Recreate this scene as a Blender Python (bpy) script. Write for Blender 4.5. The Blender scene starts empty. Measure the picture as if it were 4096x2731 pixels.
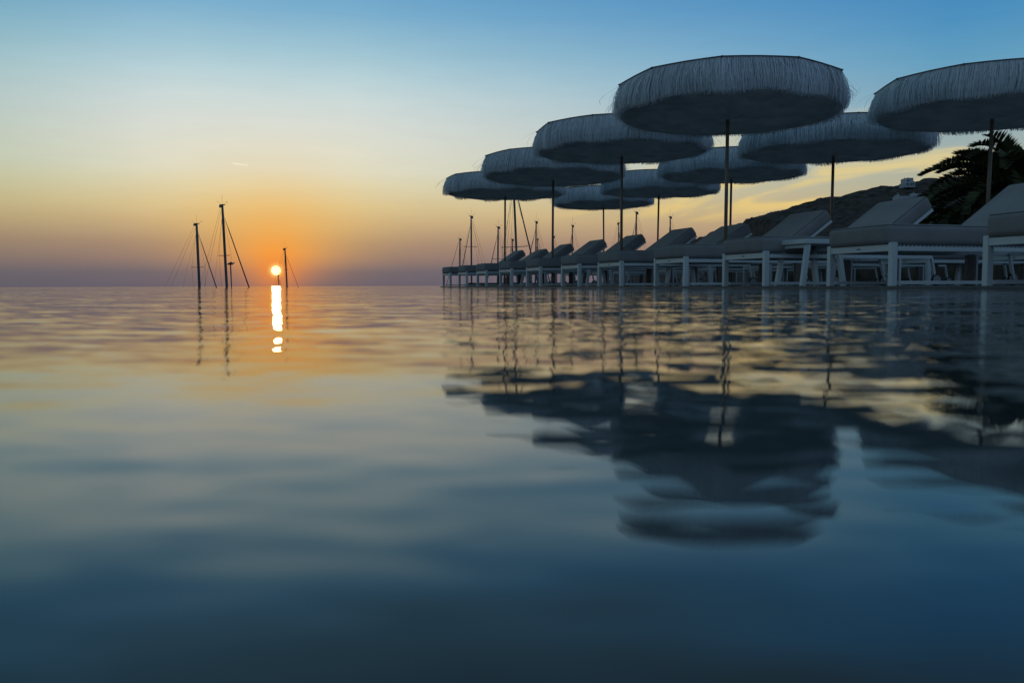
import bpy, bmesh, math, random
import numpy as np
from mathutils import Vector, Matrix

R = math.radians
S = bpy.context.scene
COL = S.collection

# ------------------------------------------------------------------ camera
CAM_Z = 0.035
cam_d = bpy.data.cameras.new("camera")
cam_d.sensor_width = 36.0
cam_d.lens = 30.0
cam_d.clip_start = 0.004
cam_d.clip_end = 60000.0
cam_d.dof.use_dof = True
cam_d.dof.focus_distance = 10.0
cam_d.dof.aperture_fstop = 11.0
cam = bpy.data.objects.new("camera", cam_d)
COL.objects.link(cam)
cam.location = (0, 0, CAM_Z)
cam.rotation_mode = 'XYZ'
cam.matrix_world = (Matrix.Translation((0, 0, CAM_Z)) @ Matrix.Rotation(R(90 - 3.74), 4, 'X')
                    @ Matrix.Rotation(R(-0.17), 4, 'Z'))
S.camera = cam
S.view_settings.view_transform = 'Standard'
S.view_settings.look = 'None'
S.view_settings.exposure = 0.0
S.view_settings.gamma = 1.0
S.view_settings.use_curve_mapping = False

# ------------------------------------------------------------------ sky
SUN_AZ = R(-15.4)          # from +Y towards +X
SUN_EL = R(1.02)


def lin(c):
    return tuple((v / 255 / 12.92) if v / 255 <= 0.04045 else ((v / 255 + 0.055) / 1.055) ** 2.4 for v in c) + (1.0,)


world = bpy.data.worlds.new("World")
S.world = world
world.use_nodes = True
wt = world.node_tree
wt.nodes.clear()
N = wt.nodes.new
L = wt.links.new


def wm(op, a, b=None, c=None, clamp=False):
    n = N('ShaderNodeMath')
    n.operation = op
    n.use_clamp = clamp
    for i, v in enumerate((a, b, c)):
        if v is None:
            continue
        if isinstance(v, (int, float)):
            n.inputs[i].default_value = v
        else:
            L(v, n.inputs[i])
    return n.outputs[0]


def wmap(v, a, b, c=0.0, d=1.0, smooth=False):
    n = N('ShaderNodeMapRange')
    n.clamp = True
    if smooth:
        n.interpolation_type = 'SMOOTHSTEP'
    L(v, n.inputs[0])
    for i, x in enumerate((a, b, c, d)):
        n.inputs[i + 1].default_value = x
    return n.outputs[0]


def wmix(f, a, b, mode='MIX'):
    n = N('ShaderNodeMix')
    n.data_type = 'RGBA'
    n.blend_type = mode
    n.clamp_result = False
    if isinstance(f, (int, float)):
        n.inputs[0].default_value = f
    else:
        L(f, n.inputs[0])
    for i, v in ((6, a), (7, b)):
        if isinstance(v, tuple):
            n.inputs[i].default_value = v
        else:
            L(v, n.inputs[i])
    return n.outputs[2]


def wramp(fac, stops):
    n = N('ShaderNodeValToRGB')
    el = n.color_ramp.elements
    el[0].position, el[0].color = stops[0][0], lin(stops[0][1])
    el[1].position, el[1].color = stops[-1][0], lin(stops[-1][1])
    for p, c in stops[1:-1]:
        e = el.new(p)
        e.color = lin(c)
    L(fac, n.inputs[0])
    return n.outputs[0]


tc = N('ShaderNodeTexCoord')
sep = N('ShaderNodeSeparateXYZ')
L(tc.outputs['Generated'], sep.inputs[0])
dx, dy, dz = sep.outputs
elev = wm('ARCSINE', dz)                                # radians
azim = wm('ARCTAN2', dx, dy)
eld = wm('MULTIPLY', elev, 180 / math.pi)
azd = wm('MULTIPLY', azim, 180 / math.pi)
e01 = wm('DIVIDE', eld, 30.0, clamp=True)               # ramps run over 0..30 degrees


def E(rows):
    return [(e / 30.0, c) for e, c in rows]


sunside = wramp(e01, E([(0, (97, 93, 106)), (0.9, (106, 101, 109)), (1.75, (144, 121, 111)), (2.8, (166, 139, 115)),
                        (4.1, (200, 173, 130)), (5.2, (216, 196, 148)), (6.45, (221, 212, 176)),
                        (7.4, (222, 219, 196)), (8.8, (221, 221, 205)), (10.4, (214, 220, 213)), (11.9, (202, 217, 216)), (13.0, (187, 211, 216)),
                        (14.7, (160, 197, 211)), (17.0, (124, 175, 205)), (18.8, (104, 162, 202)), (24, (92, 136, 164)), (30, (80, 114, 138))]))
farside = wramp(e01, E([(0, (112, 100, 112)), (1.5, (128, 112, 118)), (3.0, (172, 142, 122)), (4.5, (190, 168, 130)),
                        (6.0, (178, 174, 150)), (7.3, (166, 176, 166)), (9.5, (144, 171, 181)),
                        (11.0, (122, 164, 186)), (13, (98, 157, 190)), (15.0, (79, 145, 190)), (17, (67, 135, 188)),
                        (19.0, (60, 127, 182)), (24, (76, 110, 136)), (30, (70, 98, 116))]))
back = wramp(e01, E([(0, (68, 80, 108)), (5, (80, 98, 130)), (14, (102, 126, 154)), (30, (98, 128, 156))]))
dA = wm('ABSOLUTE', wm('SUBTRACT', azd, math.degrees(SUN_AZ)))
dA = wm('MINIMUM', dA, wm('SUBTRACT', 360.0, dA))
base = wmix(wmap(dA, 5, 42, smooth=False), sunside, farside)
# greener, slightly dimmer towards the left edge of the view
base = wmix(wmap(azd, -23, -33), base, wmix(1.0, base, (0.84, 0.92, 0.88, 1), 'MULTIPLY'))
sgn = wm('SUBTRACT', azd, math.degrees(SUN_AZ))
dE = wm('MAXIMUM', wm('MULTIPLY', sgn, 1.45), wm('MULTIPLY', sgn, -0.70))
base = wmix(wmap(dE, 62, 135, smooth=True), base, back)
# ---- cirrus streaks, warm, right of the sun
comb = N('ShaderNodeCombineXYZ')
L(wm('MULTIPLY', azd, 0.085), comb.inputs[0])
L(wm('MULTIPLY', wm('SUBTRACT', eld, wm('MULTIPLY', azd, 0.16)), 0.42), comb.inputs[1])
nz = N('ShaderNodeTexNoise')
nz.inputs['Scale'].default_value = 1.6
nz.inputs['Detail'].default_value = 5.0
nz.inputs['Roughness'].default_value = 0.52
nz.inputs['Distortion'].default_value = 0.6
L(comb.outputs[0], nz.inputs['Vector'])
cl = wmap(nz.outputs[0], 0.46, 0.64, smooth=True)
msk = wm('MULTIPLY', wmap(azd, -3, 14, smooth=True), wmap(azd, 70, 40, smooth=True))
msk = wm('MULTIPLY', msk, wm('MULTIPLY', wmap(eld, 3.0, 5.2, smooth=True), wmap(eld, 13.0, 7.0, smooth=True)))
base = wmix(wm('MULTIPLY', wm('MULTIPLY', cl, msk), 0.95), base, wramp(e01, E([(0, (214, 170, 128)), (5, (230, 200, 126)), (8, (216, 202, 152)), (12, (170, 190, 196))])))
# short contrail-like wisp low left of centre and a dusky bank on the horizon
comb2 = N('ShaderNodeCombineXYZ')
L(wm('MULTIPLY', azd, 0.10), comb2.inputs[0])
L(wm('MULTIPLY', eld, 0.55), comb2.inputs[1])
nz2 = N('ShaderNodeTexNoise')
nz2.inputs['Scale'].default_value = 2.4
nz2.inputs['Detail'].default_value = 4.0
L(comb2.outputs[0], nz2.inputs['Vector'])
var = wmap(nz2.outputs[0], 0.3, 0.7, 0.986, 1.014)
vr = N('ShaderNodeCombineXYZ')
L(var, vr.inputs[0]); L(var, vr.inputs[1]); L(var, vr.inputs[2])
base = wmix(1.0, base, vr.outputs[0], 'MULTIPLY')
# short contrail
ca = wm('ABSOLUTE', wm('ADD', azd, 17.45))
ce = wm('ABSOLUTE', wm('ADD', wm('SUBTRACT', eld, 7.66), wm('MULTIPLY', wm('ADD', azd, 17.45), 0.09)))
ct = wm('MULTIPLY', wmap(ca, 0.55, 0.35), wmap(ce, 0.06, 0.02))
base = wmix(wm('MULTIPLY', ct, 0.6), base, lin((255, 246, 228)))
# ---- glow round the sun
svec = Vector((math.sin(SUN_AZ) * math.cos(SUN_EL), math.cos(SUN_AZ) * math.cos(SUN_EL), math.sin(SUN_EL)))
az_off = wm('MULTIPLY', wm('SUBTRACT', azd, math.degrees(SUN_AZ)), 0.92)
el_up = wm('SUBTRACT', eld, math.degrees(SUN_EL) + 0.9)
el_s = wm('MULTIPLY', el_up, 1.08)
rr = wm('SQRT', wm('ADD', wm('MULTIPLY', az_off, az_off), wm('MULTIPLY', el_s, el_s)))
front = wmap(dy, 0.0, 0.2)
g1 = wm('MULTIPLY', wm('EXPONENT', wm('MULTIPLY', wm('POWER', wm('DIVIDE', rr, 3.3), 1.8), -1.0)), front)
base = wmix(wm('MULTIPLY', wm('MULTIPLY', g1, wmap(eld, 0.0, 2.2, 0.15, 1.0)), 0.82), base, lin((246, 158, 62)))
g0 = wm('MULTIPLY', wm('EXPONENT', wm('MULTIPLY', wm('POWER', wm('DIVIDE', rr, 6.2), 2.4), -1.0)), front)
base = wmix(wm('MULTIPLY', wm('MULTIPLY', g0, wmap(eld, 1.0, 3.8, 0.1, 1.0)), 0.34), base, lin((253, 206, 92)))
dot = N('ShaderNodeVectorMath')
dot.operation = 'DOT_PRODUCT'
L(tc.outputs['Generated'], dot.inputs[0])
dot.inputs[1].default_value = svec
ang = wm('MULTIPLY', wm('ARCCOSINE', wm('MINIMUM', dot.outputs['Value'], 1.0)), 180 / math.pi)
g2 = wm('EXPONENT', wm('MULTIPLY', wm('POWER', wm('DIVIDE', ang, 1.5), 1.4), -1.0))
base = wmix(wm('MULTIPLY', g2, 0.75), base, lin((255, 140, 38)))
g3 = wm('EXPONENT', wm('MULTIPLY', wm('POWER', wm('DIVIDE', ang, 0.38), 3.0), -1.0))
base = wmix(wm('MULTIPLY', g3, 1.0), base, (1.2, 0.78, 0.25, 1))
disc = wmap(ang, 0.33, 0.22, smooth=True)
base = wmix(disc, base, (3.4, 2.2, 0.85, 1))
# below the horizon: dim sea-haze
base = wmix(wmap(dz, 0.0, -0.02), base, wmix(1.0, base, (0.45, 0.45, 0.5, 1), 'MULTIPLY'))
# a little of the physical sky on top, sun at the same place
sky = N('ShaderNodeTexSky')
sky.sky_type = 'NISHITA'
sky.sun_disc = False
sky.sun_elevation = SUN_EL
sky.sun_rotation = SUN_AZ
bg1 = N('ShaderNodeBackground')
bg1.inputs[1].default_value = 1.0
L(base, bg1.inputs[0])
bg2 = N('ShaderNodeBackground')
bg2.inputs[1].default_value = 0.001
L(sky.outputs[0], bg2.inputs[0])
addw = N('ShaderNodeAddShader')
L(bg1.outputs[0], addw.inputs[0])
L(bg2.outputs[0], addw.inputs[1])
wo = N('ShaderNodeOutputWorld')
L(addw.outputs[0], wo.inputs[0])
world.cycles.sampling_method = 'MANUAL'
world.cycles.sample_map_resolution = 2048

# ------------------------------------------------------------------ sun
sun_d = bpy.data.lights.new("sun", 'SUN')
sun_d.energy = 0.03
sun_d.angle = R(0.5)
sun_d.color = (1.0, 0.5, 0.2)
sun = bpy.data.objects.new("sun", sun_d)
COL.objects.link(sun)
sun.rotation_euler = (-svec).to_track_quat('-Z', 'Y').to_euler()
sun.location = (0, 0, 30)

# ------------------------------------------------------------------ materials
MATS = {}


def mat(name, color, rough=0.6, spec=0.5, metal=0.0, var=0.12, vscale=6.0, bump=0.0, bscale=60.0,
        col2=None, stretch=(1, 1, 1), sheen=0.0, coords='Object', trans=0.0, bdist=0.01):
    m = bpy.data.materials.new(name)
    m.use_nodes = True
    t = m.node_tree
    b = t.nodes['Principled BSDF']
    tcn = t.nodes.new('ShaderNodeTexCoord')
    mp = t.nodes.new('ShaderNodeMapping')
    mp.inputs['Scale'].default_value = stretch
    t.links.new(tcn.outputs[coords], mp.inputs[0])
    n = t.nodes.new('ShaderNodeTexNoise')
    n.inputs['Scale'].default_value = vscale
    n.inputs['Detail'].default_value = 6
    t.links.new(mp.outputs[0], n.inputs[0])
    rp = t.nodes.new('ShaderNodeValToRGB')
    c2 = col2 if col2 else tuple(min(1, v * (1 + var)) for v in color)
    c1 = color if col2 else tuple(v * (1 - var) for v in color)
    rp.color_ramp.elements[0].position = 0.32
    rp.color_ramp.elements[0].color = (*c1, 1)
    rp.color_ramp.elements[1].position = 0.68
    rp.color_ramp.elements[1].color = (*c2, 1)
    t.links.new(n.outputs[0], rp.inputs[0])
    t.links.new(rp.outputs[0], b.inputs['Base Color'])
    b.inputs['Roughness'].default_value = rough
    b.inputs['Specular IOR Level'].default_value = spec
    b.inputs['Metallic'].default_value = metal
    if sheen:
        b.inputs['Sheen Weight'].default_value = sheen
    if bump:
        n2 = t.nodes.new('ShaderNodeTexNoise')
        n2.inputs['Scale'].default_value = bscale
        n2.inputs['Detail'].default_value = 4
        t.links.new(mp.outputs[0], n2.inputs[0])
        bp = t.nodes.new('ShaderNodeBump')
        bp.inputs['Strength'].default_value = bump
        bp.inputs['Distance'].default_value = bdist
        t.links.new(n2.outputs[0], bp.inputs['Height'])
        t.links.new(bp.outputs[0], b.inputs['Normal'])
    if trans:
        tr = t.nodes.new('ShaderNodeBsdfTranslucent')
        t.links.new(rp.outputs[0], tr.inputs[0])
        mx = t.nodes.new('ShaderNodeMixShader')
        mx.inputs[0].default_value = trans
        t.links.new(b.outputs[0], mx.inputs[1])
        t.links.new(tr.outputs[0], mx.inputs[2])
        t.links.new(mx.outputs[0], t.nodes['Material Output'].inputs['Surface'])
    MATS[name] = m
    return m


M_white = mat('powder_coat', (0.62, 0.66, 0.66), 0.45, 0.4, var=0.04, bump=0.05, bscale=300)
M_fabric = mat('outdoor_fabric', (0.27, 0.26, 0.255), 0.95, 0.1, var=0.10, vscale=3.0, bump=0.25, bscale=420, sheen=0.1)
M_pipe = mat('piping_fabric', (0.16, 0.16, 0.165), 0.9, 0.1)
M_sling = mat('sling_mesh', (0.30, 0.31, 0.32), 0.8, 0.2)
M_brown = mat('dark_post', (0.16, 0.13, 0.11), 0.6, 0.3)
M_black = mat('black_rubber', (0.015, 0.015, 0.016), 0.7, 0.3)
M_wheel = mat('wheel_plastic', (0.34, 0.35, 0.36), 0.5, 0.4)
M_mark = mat('printed_mark', (0.05, 0.05, 0.05), 0.5, 0.2)
M_wood = mat('umbrella_wood', (0.21, 0.17, 0.13), 0.42, 0.5, var=0.25, vscale=9, stretch=(6, 6, 0.6))
M_fringe = mat('raffia', (0.62, 0.62, 0.61), 0.9, 0.15, var=0.0, vscale=1.0, col2=(0.86, 0.86, 0.84), trans=0.3)
_t = M_fringe.node_tree
_g = _t.nodes.new('ShaderNodeNewGeometry')
_rp = [n for n in _t.nodes if n.type == 'VALTORGB'][0]
_rp.color_ramp.elements[0].position = 0.0
_rp.color_ramp.elements[1].position = 1.0
_rp.color_ramp.elements[0].color = (0.70, 0.73, 0.76, 1)
_rp.color_ramp.elements[1].color = (0.90, 0.94, 0.97, 1)
_t.links.new(_g.outputs['Random Per Island'], _rp.inputs[0])
M_canopy = mat('canopy_fabric', (0.55, 0.56, 0.58), 0.9, 0.1, var=0.08, bump=0.1, bscale=300, trans=0.3)
M_lining = mat('lining_fabric', (0.72, 0.70, 0.68), 0.95, 0.05, var=0.15, vscale=4, bump=0.3, bscale=30, trans=0.35)
M_steel = mat('painted_steel', (0.25, 0.25, 0.25), 0.4, 0.5)
M_deck = mat('deck_stone', (0.10, 0.105, 0.11), 0.5, 0.3, var=0.2, vscale=5, bump=0.2, bscale=40)
M_wallst = mat('rough_masonry', (0.10, 0.085, 0.07), 0.9, 0.2, var=0.5, vscale=3.5, bump=0.8, bscale=9)
M_hill = mat('scrub_hill', (0.035, 0.028, 0.022), 0.95, 0.1, col2=(0.115, 0.092, 0.078), vscale=0.30, bump=1.0, bscale=0.45, bdist=1.6)
M_house = mat('whitewash', (0.42, 0.44, 0.46), 0.9, 0.2, var=0.06, vscale=0.6)
M_dark = mat('dark_opening', (0.03, 0.035, 0.045), 0.4, 0.5)
M_mast = mat('mast_alloy', (0.10, 0.10, 0.11), 0.45, 0.5)
M_sailcover = mat('sail_cover', (0.07, 0.075, 0.10), 0.8, 0.2)
M_wire = mat('rigging_wire', (0.12, 0.12, 0.12), 0.4, 0.5)
M_hull = mat('hull_gelcoat', (0.55, 0.56, 0.57), 0.25, 0.5, var=0.03)
M_deckb = mat('boat_deck', (0.35, 0.27, 0.18), 0.6, 0.3)
M_leaf = mat('palm_leaf', (0.035, 0.042, 0.018), 0.6, 0.3, col2=(0.10, 0.11, 0.045), vscale=1.5)
M_trunk = mat('palm_bark', (0.06, 0.045, 0.03), 0.95, 0.1, col2=(0.13, 0.10, 0.07), vscale=5, bump=0.8, bscale=14)
M_shrub = mat('shrub_leaf', (0.014, 0.018, 0.008), 0.7, 0.2, col2=(0.04, 0.045, 0.02), vscale=2)


def water_mat(name, body, slopes, rough=0.0, ior=1.33, near=1.0):
    m = bpy.data.materials.new(name)
    m.use_nodes = True
    t = m.node_tree
    b = t.nodes['Principled BSDF']
    b.inputs['Base Color'].default_value = (*body, 1)
    b.inputs['Roughness'].default_value = rough
    b.inputs['IOR'].default_value = ior
    geo = t.nodes.new('ShaderNodeNewGeometry')
    acc = geo.outputs['Normal']
    # the sheltered strip by the near pool wall is calmer than the open water
    sp = t.nodes.new('ShaderNodeSeparateXYZ')
    t.links.new(geo.outputs['Position'], sp.inputs[0])
    cm = t.nodes.new('ShaderNodeMapRange')
    cm.interpolation_type = 'SMOOTHSTEP'
    for i_, v_ in enumerate((0.22, 0.85, near, 1.0)):
        cm.inputs[i_ + 1].default_value = v_
    t.links.new(sp.outputs[1], cm.inputs[0])
    for (sx, sy, k, det, dist) in slopes:
        mp = t.nodes.new('ShaderNodeMapping')
        mp.inputs['Scale'].default_value = (sx, sy, 1)
        mp.inputs['Rotation'].default_value = (0, 0, 0.12)
        mp.inputs['Location'].default_value = (sx * 1.7, 3.1, 0)
        t.links.new(geo.outputs['Position'], mp.inputs[0])
        n = t.nodes.new('ShaderNodeTexNoise')
        n.inputs['Scale'].default_value = 1.0
        n.inputs['Detail'].default_value = det
        n.inputs['Distortion'].default_value = dist
        t.links.new(mp.outputs[0], n.inputs[0])
        s = t.nodes.new('ShaderNodeVectorMath')
        s.operation = 'SUBTRACT'
        t.links.new(n.outputs['Color'], s.inputs[0])
        s.inputs[1].default_value = (0.5, 0.5, 0.5)
        k_ = t.nodes.new('ShaderNodeVectorMath')
        k_.operation = 'MULTIPLY'
        t.links.new(s.outputs[0], k_.inputs[0])
        k_.inputs[1].default_value = (k, k, 0)
        kc = t.nodes.new('ShaderNodeVectorMath')
        kc.operation = 'SCALE'
        t.links.new(k_.outputs[0], kc.inputs[0])
        t.links.new(cm.outputs[0], kc.inputs['Scale'])
        k_ = kc
        a = t.nodes.new('ShaderNodeVectorMath')
        a.operation = 'ADD'
        t.links.new(acc, a.inputs[0])
        t.links.new(k_.outputs[0], a.inputs[1])
        acc = a.outputs[0]
    nn = t.nodes.new('ShaderNodeVectorMath')
    nn.operation = 'NORMALIZE'
    t.links.new(acc, nn.inputs[0])
    t.links.new(nn.outputs[0], b.inputs['Normal'])
    return m


M_pool = water_mat('pool_water_surface', (0.037, 0.052, 0.053), [(38, 92, 0.15, 1.0, 0.4), (13, 38, 0.085, 0.5, 0.3), (4.5, 15, 0.050, 0.5, 0.2), (1.2, 4.5, 0.024, 0.5, 0.0)], near=0.46)
M_sea = water_mat('sea_water_surface', (0.004, 0.012, 0.02), [(0.5, 0.8, 0.10, 3.0, 0.0)], rough=0.08)


# ------------------------------------------------------------------ helpers
def link(o, parent=None):
    COL.objects.link(o)
    if parent:
        o.parent = parent
    return o


def tag(o, label=None, cat=None, group=None, kind=None):
    if label: o['label'] = label
    if cat: o['category'] = cat
    if group: o['group'] = group
    if kind: o['kind'] = kind
    return o


def empty(name, loc=(0, 0, 0), rz=0.0):
    o = bpy.data.objects.new(name, None)
    o.empty_display_size = 0.2
    o.location = loc
    o.rotation_euler = (0, 0, rz)
    return link(o)


def copy_tree(o, parent=None):
    c = o.copy()
    COL.objects.link(c)
    c.parent = parent
    for ch in list(o.children):
        copy_tree(ch, c)
    return c


class MB:
    """collects shapes and links them as one mesh"""

    def __init__(self):
        self.v = []
        self.f = []

    def add(self, vs, fs):
        n = len(self.v)
        self.v += [tuple(p) for p in vs]
        self.f += [tuple(i + n for i in f) for f in fs]
        return self

    def box(self, c, s, rot=None):
        hx, hy, hz = s[0] / 2, s[1] / 2, s[2] / 2
        vs = [Vector((x * hx, y * hy, z * hz)) for z in (-1, 1) for y in (-1, 1) for x in (-1, 1)]
        if rot is not None:
            vs = [rot @ v for v in vs]
        vs = [v + Vector(c) for v in vs]
        return self.add(vs, [(0, 2, 3, 1), (4, 5, 7, 6), (0, 1, 5, 4), (2, 6, 7, 3), (0, 4, 6, 2), (1, 3, 7, 5)])

    def bar(self, a, b, w, h=None, up=(0, 0, 1)):
        a, b = Vector(a), Vector(b)
        h = h or w
        d = (b - a).normalized()
        u = Vector(up)
        if abs(d.dot(u)) > 0.98:
            u = Vector((1, 0, 0))
        s = d.cross(u).normalized()
        u = s.cross(d).normalized()
        vs = [p + s * (i * w / 2) + u * (j * h / 2) for p in (a, b) for i, j in ((-1, -1), (1, -1), (1, 1), (-1, 1))]
        return self.add(vs, [(3, 2, 1, 0), (4, 5, 6, 7), (0, 1, 5, 4), (1, 2, 6, 5), (2, 3, 7, 6), (3, 0, 4, 7)])

    def tube(self, pts, rads, n=8, cap=True):
        pts = [Vector(p) for p in pts]
        if isinstance(rads, (int, float)):
            rads = [rads] * len(pts)
        rings = []
        for i, p in enumerate(pts):
            d = (pts[min(i + 1, len(pts) - 1)] - pts[max(i - 1, 0)]).normalized()
            u = Vector((0, 0, 1)) if abs(d.z) < 0.95 else Vector((1, 0, 0))
            s = d.cross(u).normalized()
            u = s.cross(d)
            rings.append([p + (s * math.cos(2 * math.pi * k / n) + u * math.sin(2 * math.pi * k / n)) * rads[i] for k in range(n)])
        vs = [v for r in rings for v in r]
        fs = []
        for i in range(len(pts) - 1):
            for k in range(n):
                k2 = (k + 1) % n
                fs.append((i * n + k, (i + 1) * n + k, (i + 1) * n + k2, i * n + k2))
        if cap:
            fs.append(tuple(range(n)))
            fs.append(tuple((len(pts) - 1) * n + k for k in reversed(range(n))))
        return self.add(vs, fs)

    def build(self, name, m, parent=None, smooth=False, bevel=0.0, segs=2):
        me = bpy.data.meshes.new(name)
        me.from_pydata(self.v, [], self.f)
        me.materials.append(m)
        bm = bmesh.new()
        bm.from_mesh(me)
        bmesh.ops.recalc_face_normals(bm, faces=bm.faces)
        if bevel:
            bmesh.ops.bevel(bm, geom=[e for e in bm.edges], offset=bevel, segments=segs, profile=0.6, affect='EDGES')
        bm.to_mesh(me)
        bm.free()
        if smooth:
            me.shade_smooth()
        o = bpy.data.objects.new(name, me)
        return link(o, parent)


def raw(name, vs, fs, m, parent=None, smooth=False):
    me = bpy.data.meshes.new(name)
    me.from_pydata(vs, [], fs)
    me.materials.append(m)
    if smooth:
        me.shade_smooth()
    o = bpy.data.objects.new(name, me)
    return link(o, parent)


# frame of the loungers: row direction and the axis leading away from the pool
AX = Vector((0.956, 0.294, 0)).normalized()
RW = Vector((-0.294, 0.956, 0)).normalized()
AXA = math.atan2(AX.y, AX.x)
F0 = Vector((4.92, 0, 0))                # foot line: X = 4.92 - 0.308 Y


def at(s, t, z=0.0):
    """s metres along the row (from Y=0), t metres away from the foot line"""
    p = F0 + RW * s + AX * t
    return Vector((p.x, p.y, z))


DECK = 0.022
SEA = -8.0
S_END = 22.75        # far end of the deck
# ------------------------------------------------------------------ deck, pool, sea
EDGE = -0.05        # pool edge relative to the foot line


def prism(name, pts, z0, z1, m, kind='structure', bevel=0.0):
    mb = MB()
    n = len(pts)
    vs = [(p[0], p[1], z0) for p in pts] + [(p[0], p[1], z1) for p in pts]
    fs = [tuple(reversed(range(n))), tuple(range(n, 2 * n))] + [(i, (i + 1) % n, n + (i + 1) % n, n + i) for i in range(n)]
    mb.add(vs, fs)
    o = mb.build(name, m)
    o['kind'] = kind
    return o


T_BACK = 8.3
prism('pool_deck', [at(-6, EDGE), at(-6, T_BACK), at(S_END, T_BACK), at(S_END, EDGE)], -8.3, DECK, M_deck)
prism('deck_kerb', [at(S_END - 0.25, 0.6), at(S_END - 0.25, T_BACK), at(S_END, T_BACK), at(S_END, 0.6)], DECK - 0.002, DECK + 0.085, M_deck)

# pool water: real ripples in the mesh near and far, finer ones in the shading normal
rng = np.random.default_rng(5)


def graded(lo, hi, mn, k):
    out = [0.0]
    while out[-1] < hi:
        out.append(out[-1] + max(mn, k * abs(out[-1])))
    neg = [0.0]
    while neg[-1] > lo:
        neg.append(neg[-1] - max(mn, k * abs(neg[-1])))
    return np.array(sorted(set(neg[1:] + out)))


ys = graded(-1.6, S_END + 0.5, 0.012, 0.0055)
xs = graded(-17.0, 8.0, 0.016, 0.0075)
X, Y = np.meshgrid(xs, ys)
Z = np.zeros_like(X)
sy = np.maximum(0.012, 0.0055 * np.abs(Y))
nw = 80
lam = np.exp(rng.uniform(math.log(0.06), math.log(1.0), nw))
th = rng.normal(0.12, 0.5, nw) + math.pi / 2
for i in range(nw):
    k = 2 * math.pi / lam[i]
    slope = 0.0008
    amp = slope / k
    fade = np.clip((lam[i] / sy - 4.0) / 4.0, 0, 1)
    ph = k * (X * math.cos(th[i]) + Y * math.sin(th[i])) + rng.uniform(0, 6.28)
    ph = ph + 0.6 * np.sin(X * 1.3 + i) + 0.5 * np.sin(Y * 1.1 + 2 * i)
    Z += amp * fade * np.sin(ph)
gust = 0.75 + 0.35 * np.sin(0.55 * X + 0.9 * Y + 1.0) * np.sin(0.8 * Y - 0.4 * X) 
calm = np.clip((S_END - 1.0 - Y) / 12.0, 0.5, 1.0)
Z *= gust * calm * (0.45 + 0.55 * np.clip((np.abs(Y) - 0.1) / 0.8, 0, 1))
ny, nx = X.shape
P = np.stack([X, Y, Z], -1).reshape(-1, 3)
idx = np.arange(ny * nx).reshape(ny, nx)
q = np.stack([idx[:-1, :-1], idx[:-1, 1:], idx[1:, 1:], idx[1:, :-1]], -1).reshape(-1, 4)
cx = X[:-1, :-1].ravel()
cy = Y[:-1, :-1].ravel()
# keep the quads inside the pool (between deck edge and infinity edge)
s_ = (cx - F0.x) * RW.x + cy * RW.y
t_ = (cx - F0.x) * AX.x + cy * AX.y
keep = (t_ < EDGE + 0.05) & (s_ < S_END + 0.25)
q = q[keep]
used = np.unique(q)
remap = -np.ones(len(P), dtype=np.int64)
remap[used] = np.arange(len(used))
q = remap[q]
P = P[used]
me = bpy.data.meshes.new('pool_water')
me.vertices.add(len(P))
me.vertices.foreach_set('co', P.astype(np.float32).ravel())
me.loops.add(q.size)
me.loops.foreach_set('vertex_index', q.astype(np.int32).ravel())
me.polygons.add(len(q))
me.polygons.foreach_set('loop_start', np.arange(0, q.size, 4, dtype=np.int32))
me.polygons.foreach_set('loop_total', np.full(len(q), 4, dtype=np.int32))
me.update(calc_edges=True)
me.shade_smooth()
me.materials.append(M_pool)
tag(link(bpy.data.objects.new('pool_water', me)), kind='structure')
# pool shell under the water
prism('pool_shell', [at(-9, -19), at(-9, EDGE - 0.003), at(S_END + 0.3, EDGE - 0.003), at(S_END + 0.3, -19)], -8.3, -0.03, M_deck)
# ground the photographer's side of the pool stands on
raw('sea', [(-50000, -3000, SEA), (50000, -3000, SEA), (50000, 55000, SEA), (-50000, 55000, SEA)], [(0, 1, 2, 3)], M_sea)['kind'] = 'structure'

# ------------------------------------------------------------------ hills
prof_px = [(2500, 0.0), (2700, 0.004), (2900, 0.012), (2960, 0.026), (2990, 0.048), (3017, 0.0722), (3037, 0.0777), (3060, 0.079), (3113, 0.0845), (3150, 0.087),
           (3185, 0.0876), (3225, 0.0932), (3260, 0.0950), (3317, 0.0996), (3332, 0.103), (3356, 0.1035), (3360, 0.1055), (3420, 0.1062),
           (3474, 0.1100), (3500, 0.1115), (3520, 0.1143), (3545, 0.1150), (3570, 0.1135), (3600, 0.1150), (3650, 0.118), (3750, 0.121),
           (3900, 0.128), (4096, 0.14), (4500, 0.15), (5200, 0.14), (6500, 0.1), (9000, 0.06)]
pxs = np.array([(p - 2048) / 3413 * 400 for p, _ in prof_px])
phs = np.array([h * 400 for _, h in prof_px])
hx = np.concatenate([np.arange(30, 260, 1.3), np.arange(260, 900, 8)])
hy = np.concatenate([np.arange(60, 300, 4), np.arange(300, 430, 1.6), np.arange(430, 900, 14)])
HX, HY = np.meshgrid(hx, hy)


def vnoise(x, y, seed):
    r = np.random.default_rng(seed)
    g = r.random((128, 128))
    xi = np.floor(x).astype(int)
    yi = np.floor(y).astype(int)
    fx = x - xi
    fy = y - yi
    fx = fx * fx * (3 - 2 * fx)
    fy = fy * fy * (3 - 2 * fy)
    a = g[yi % 128, xi % 128]; b = g[yi % 128, (xi + 1) % 128]
    c = g[(yi + 1) % 128, xi % 128]; d = g[(yi + 1) % 128, (xi + 1) % 128]
    return (a * (1 - fx) + b * fx) * (1 - fy) + (c * (1 - fx) + d * fx) * fy - 0.5


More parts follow.
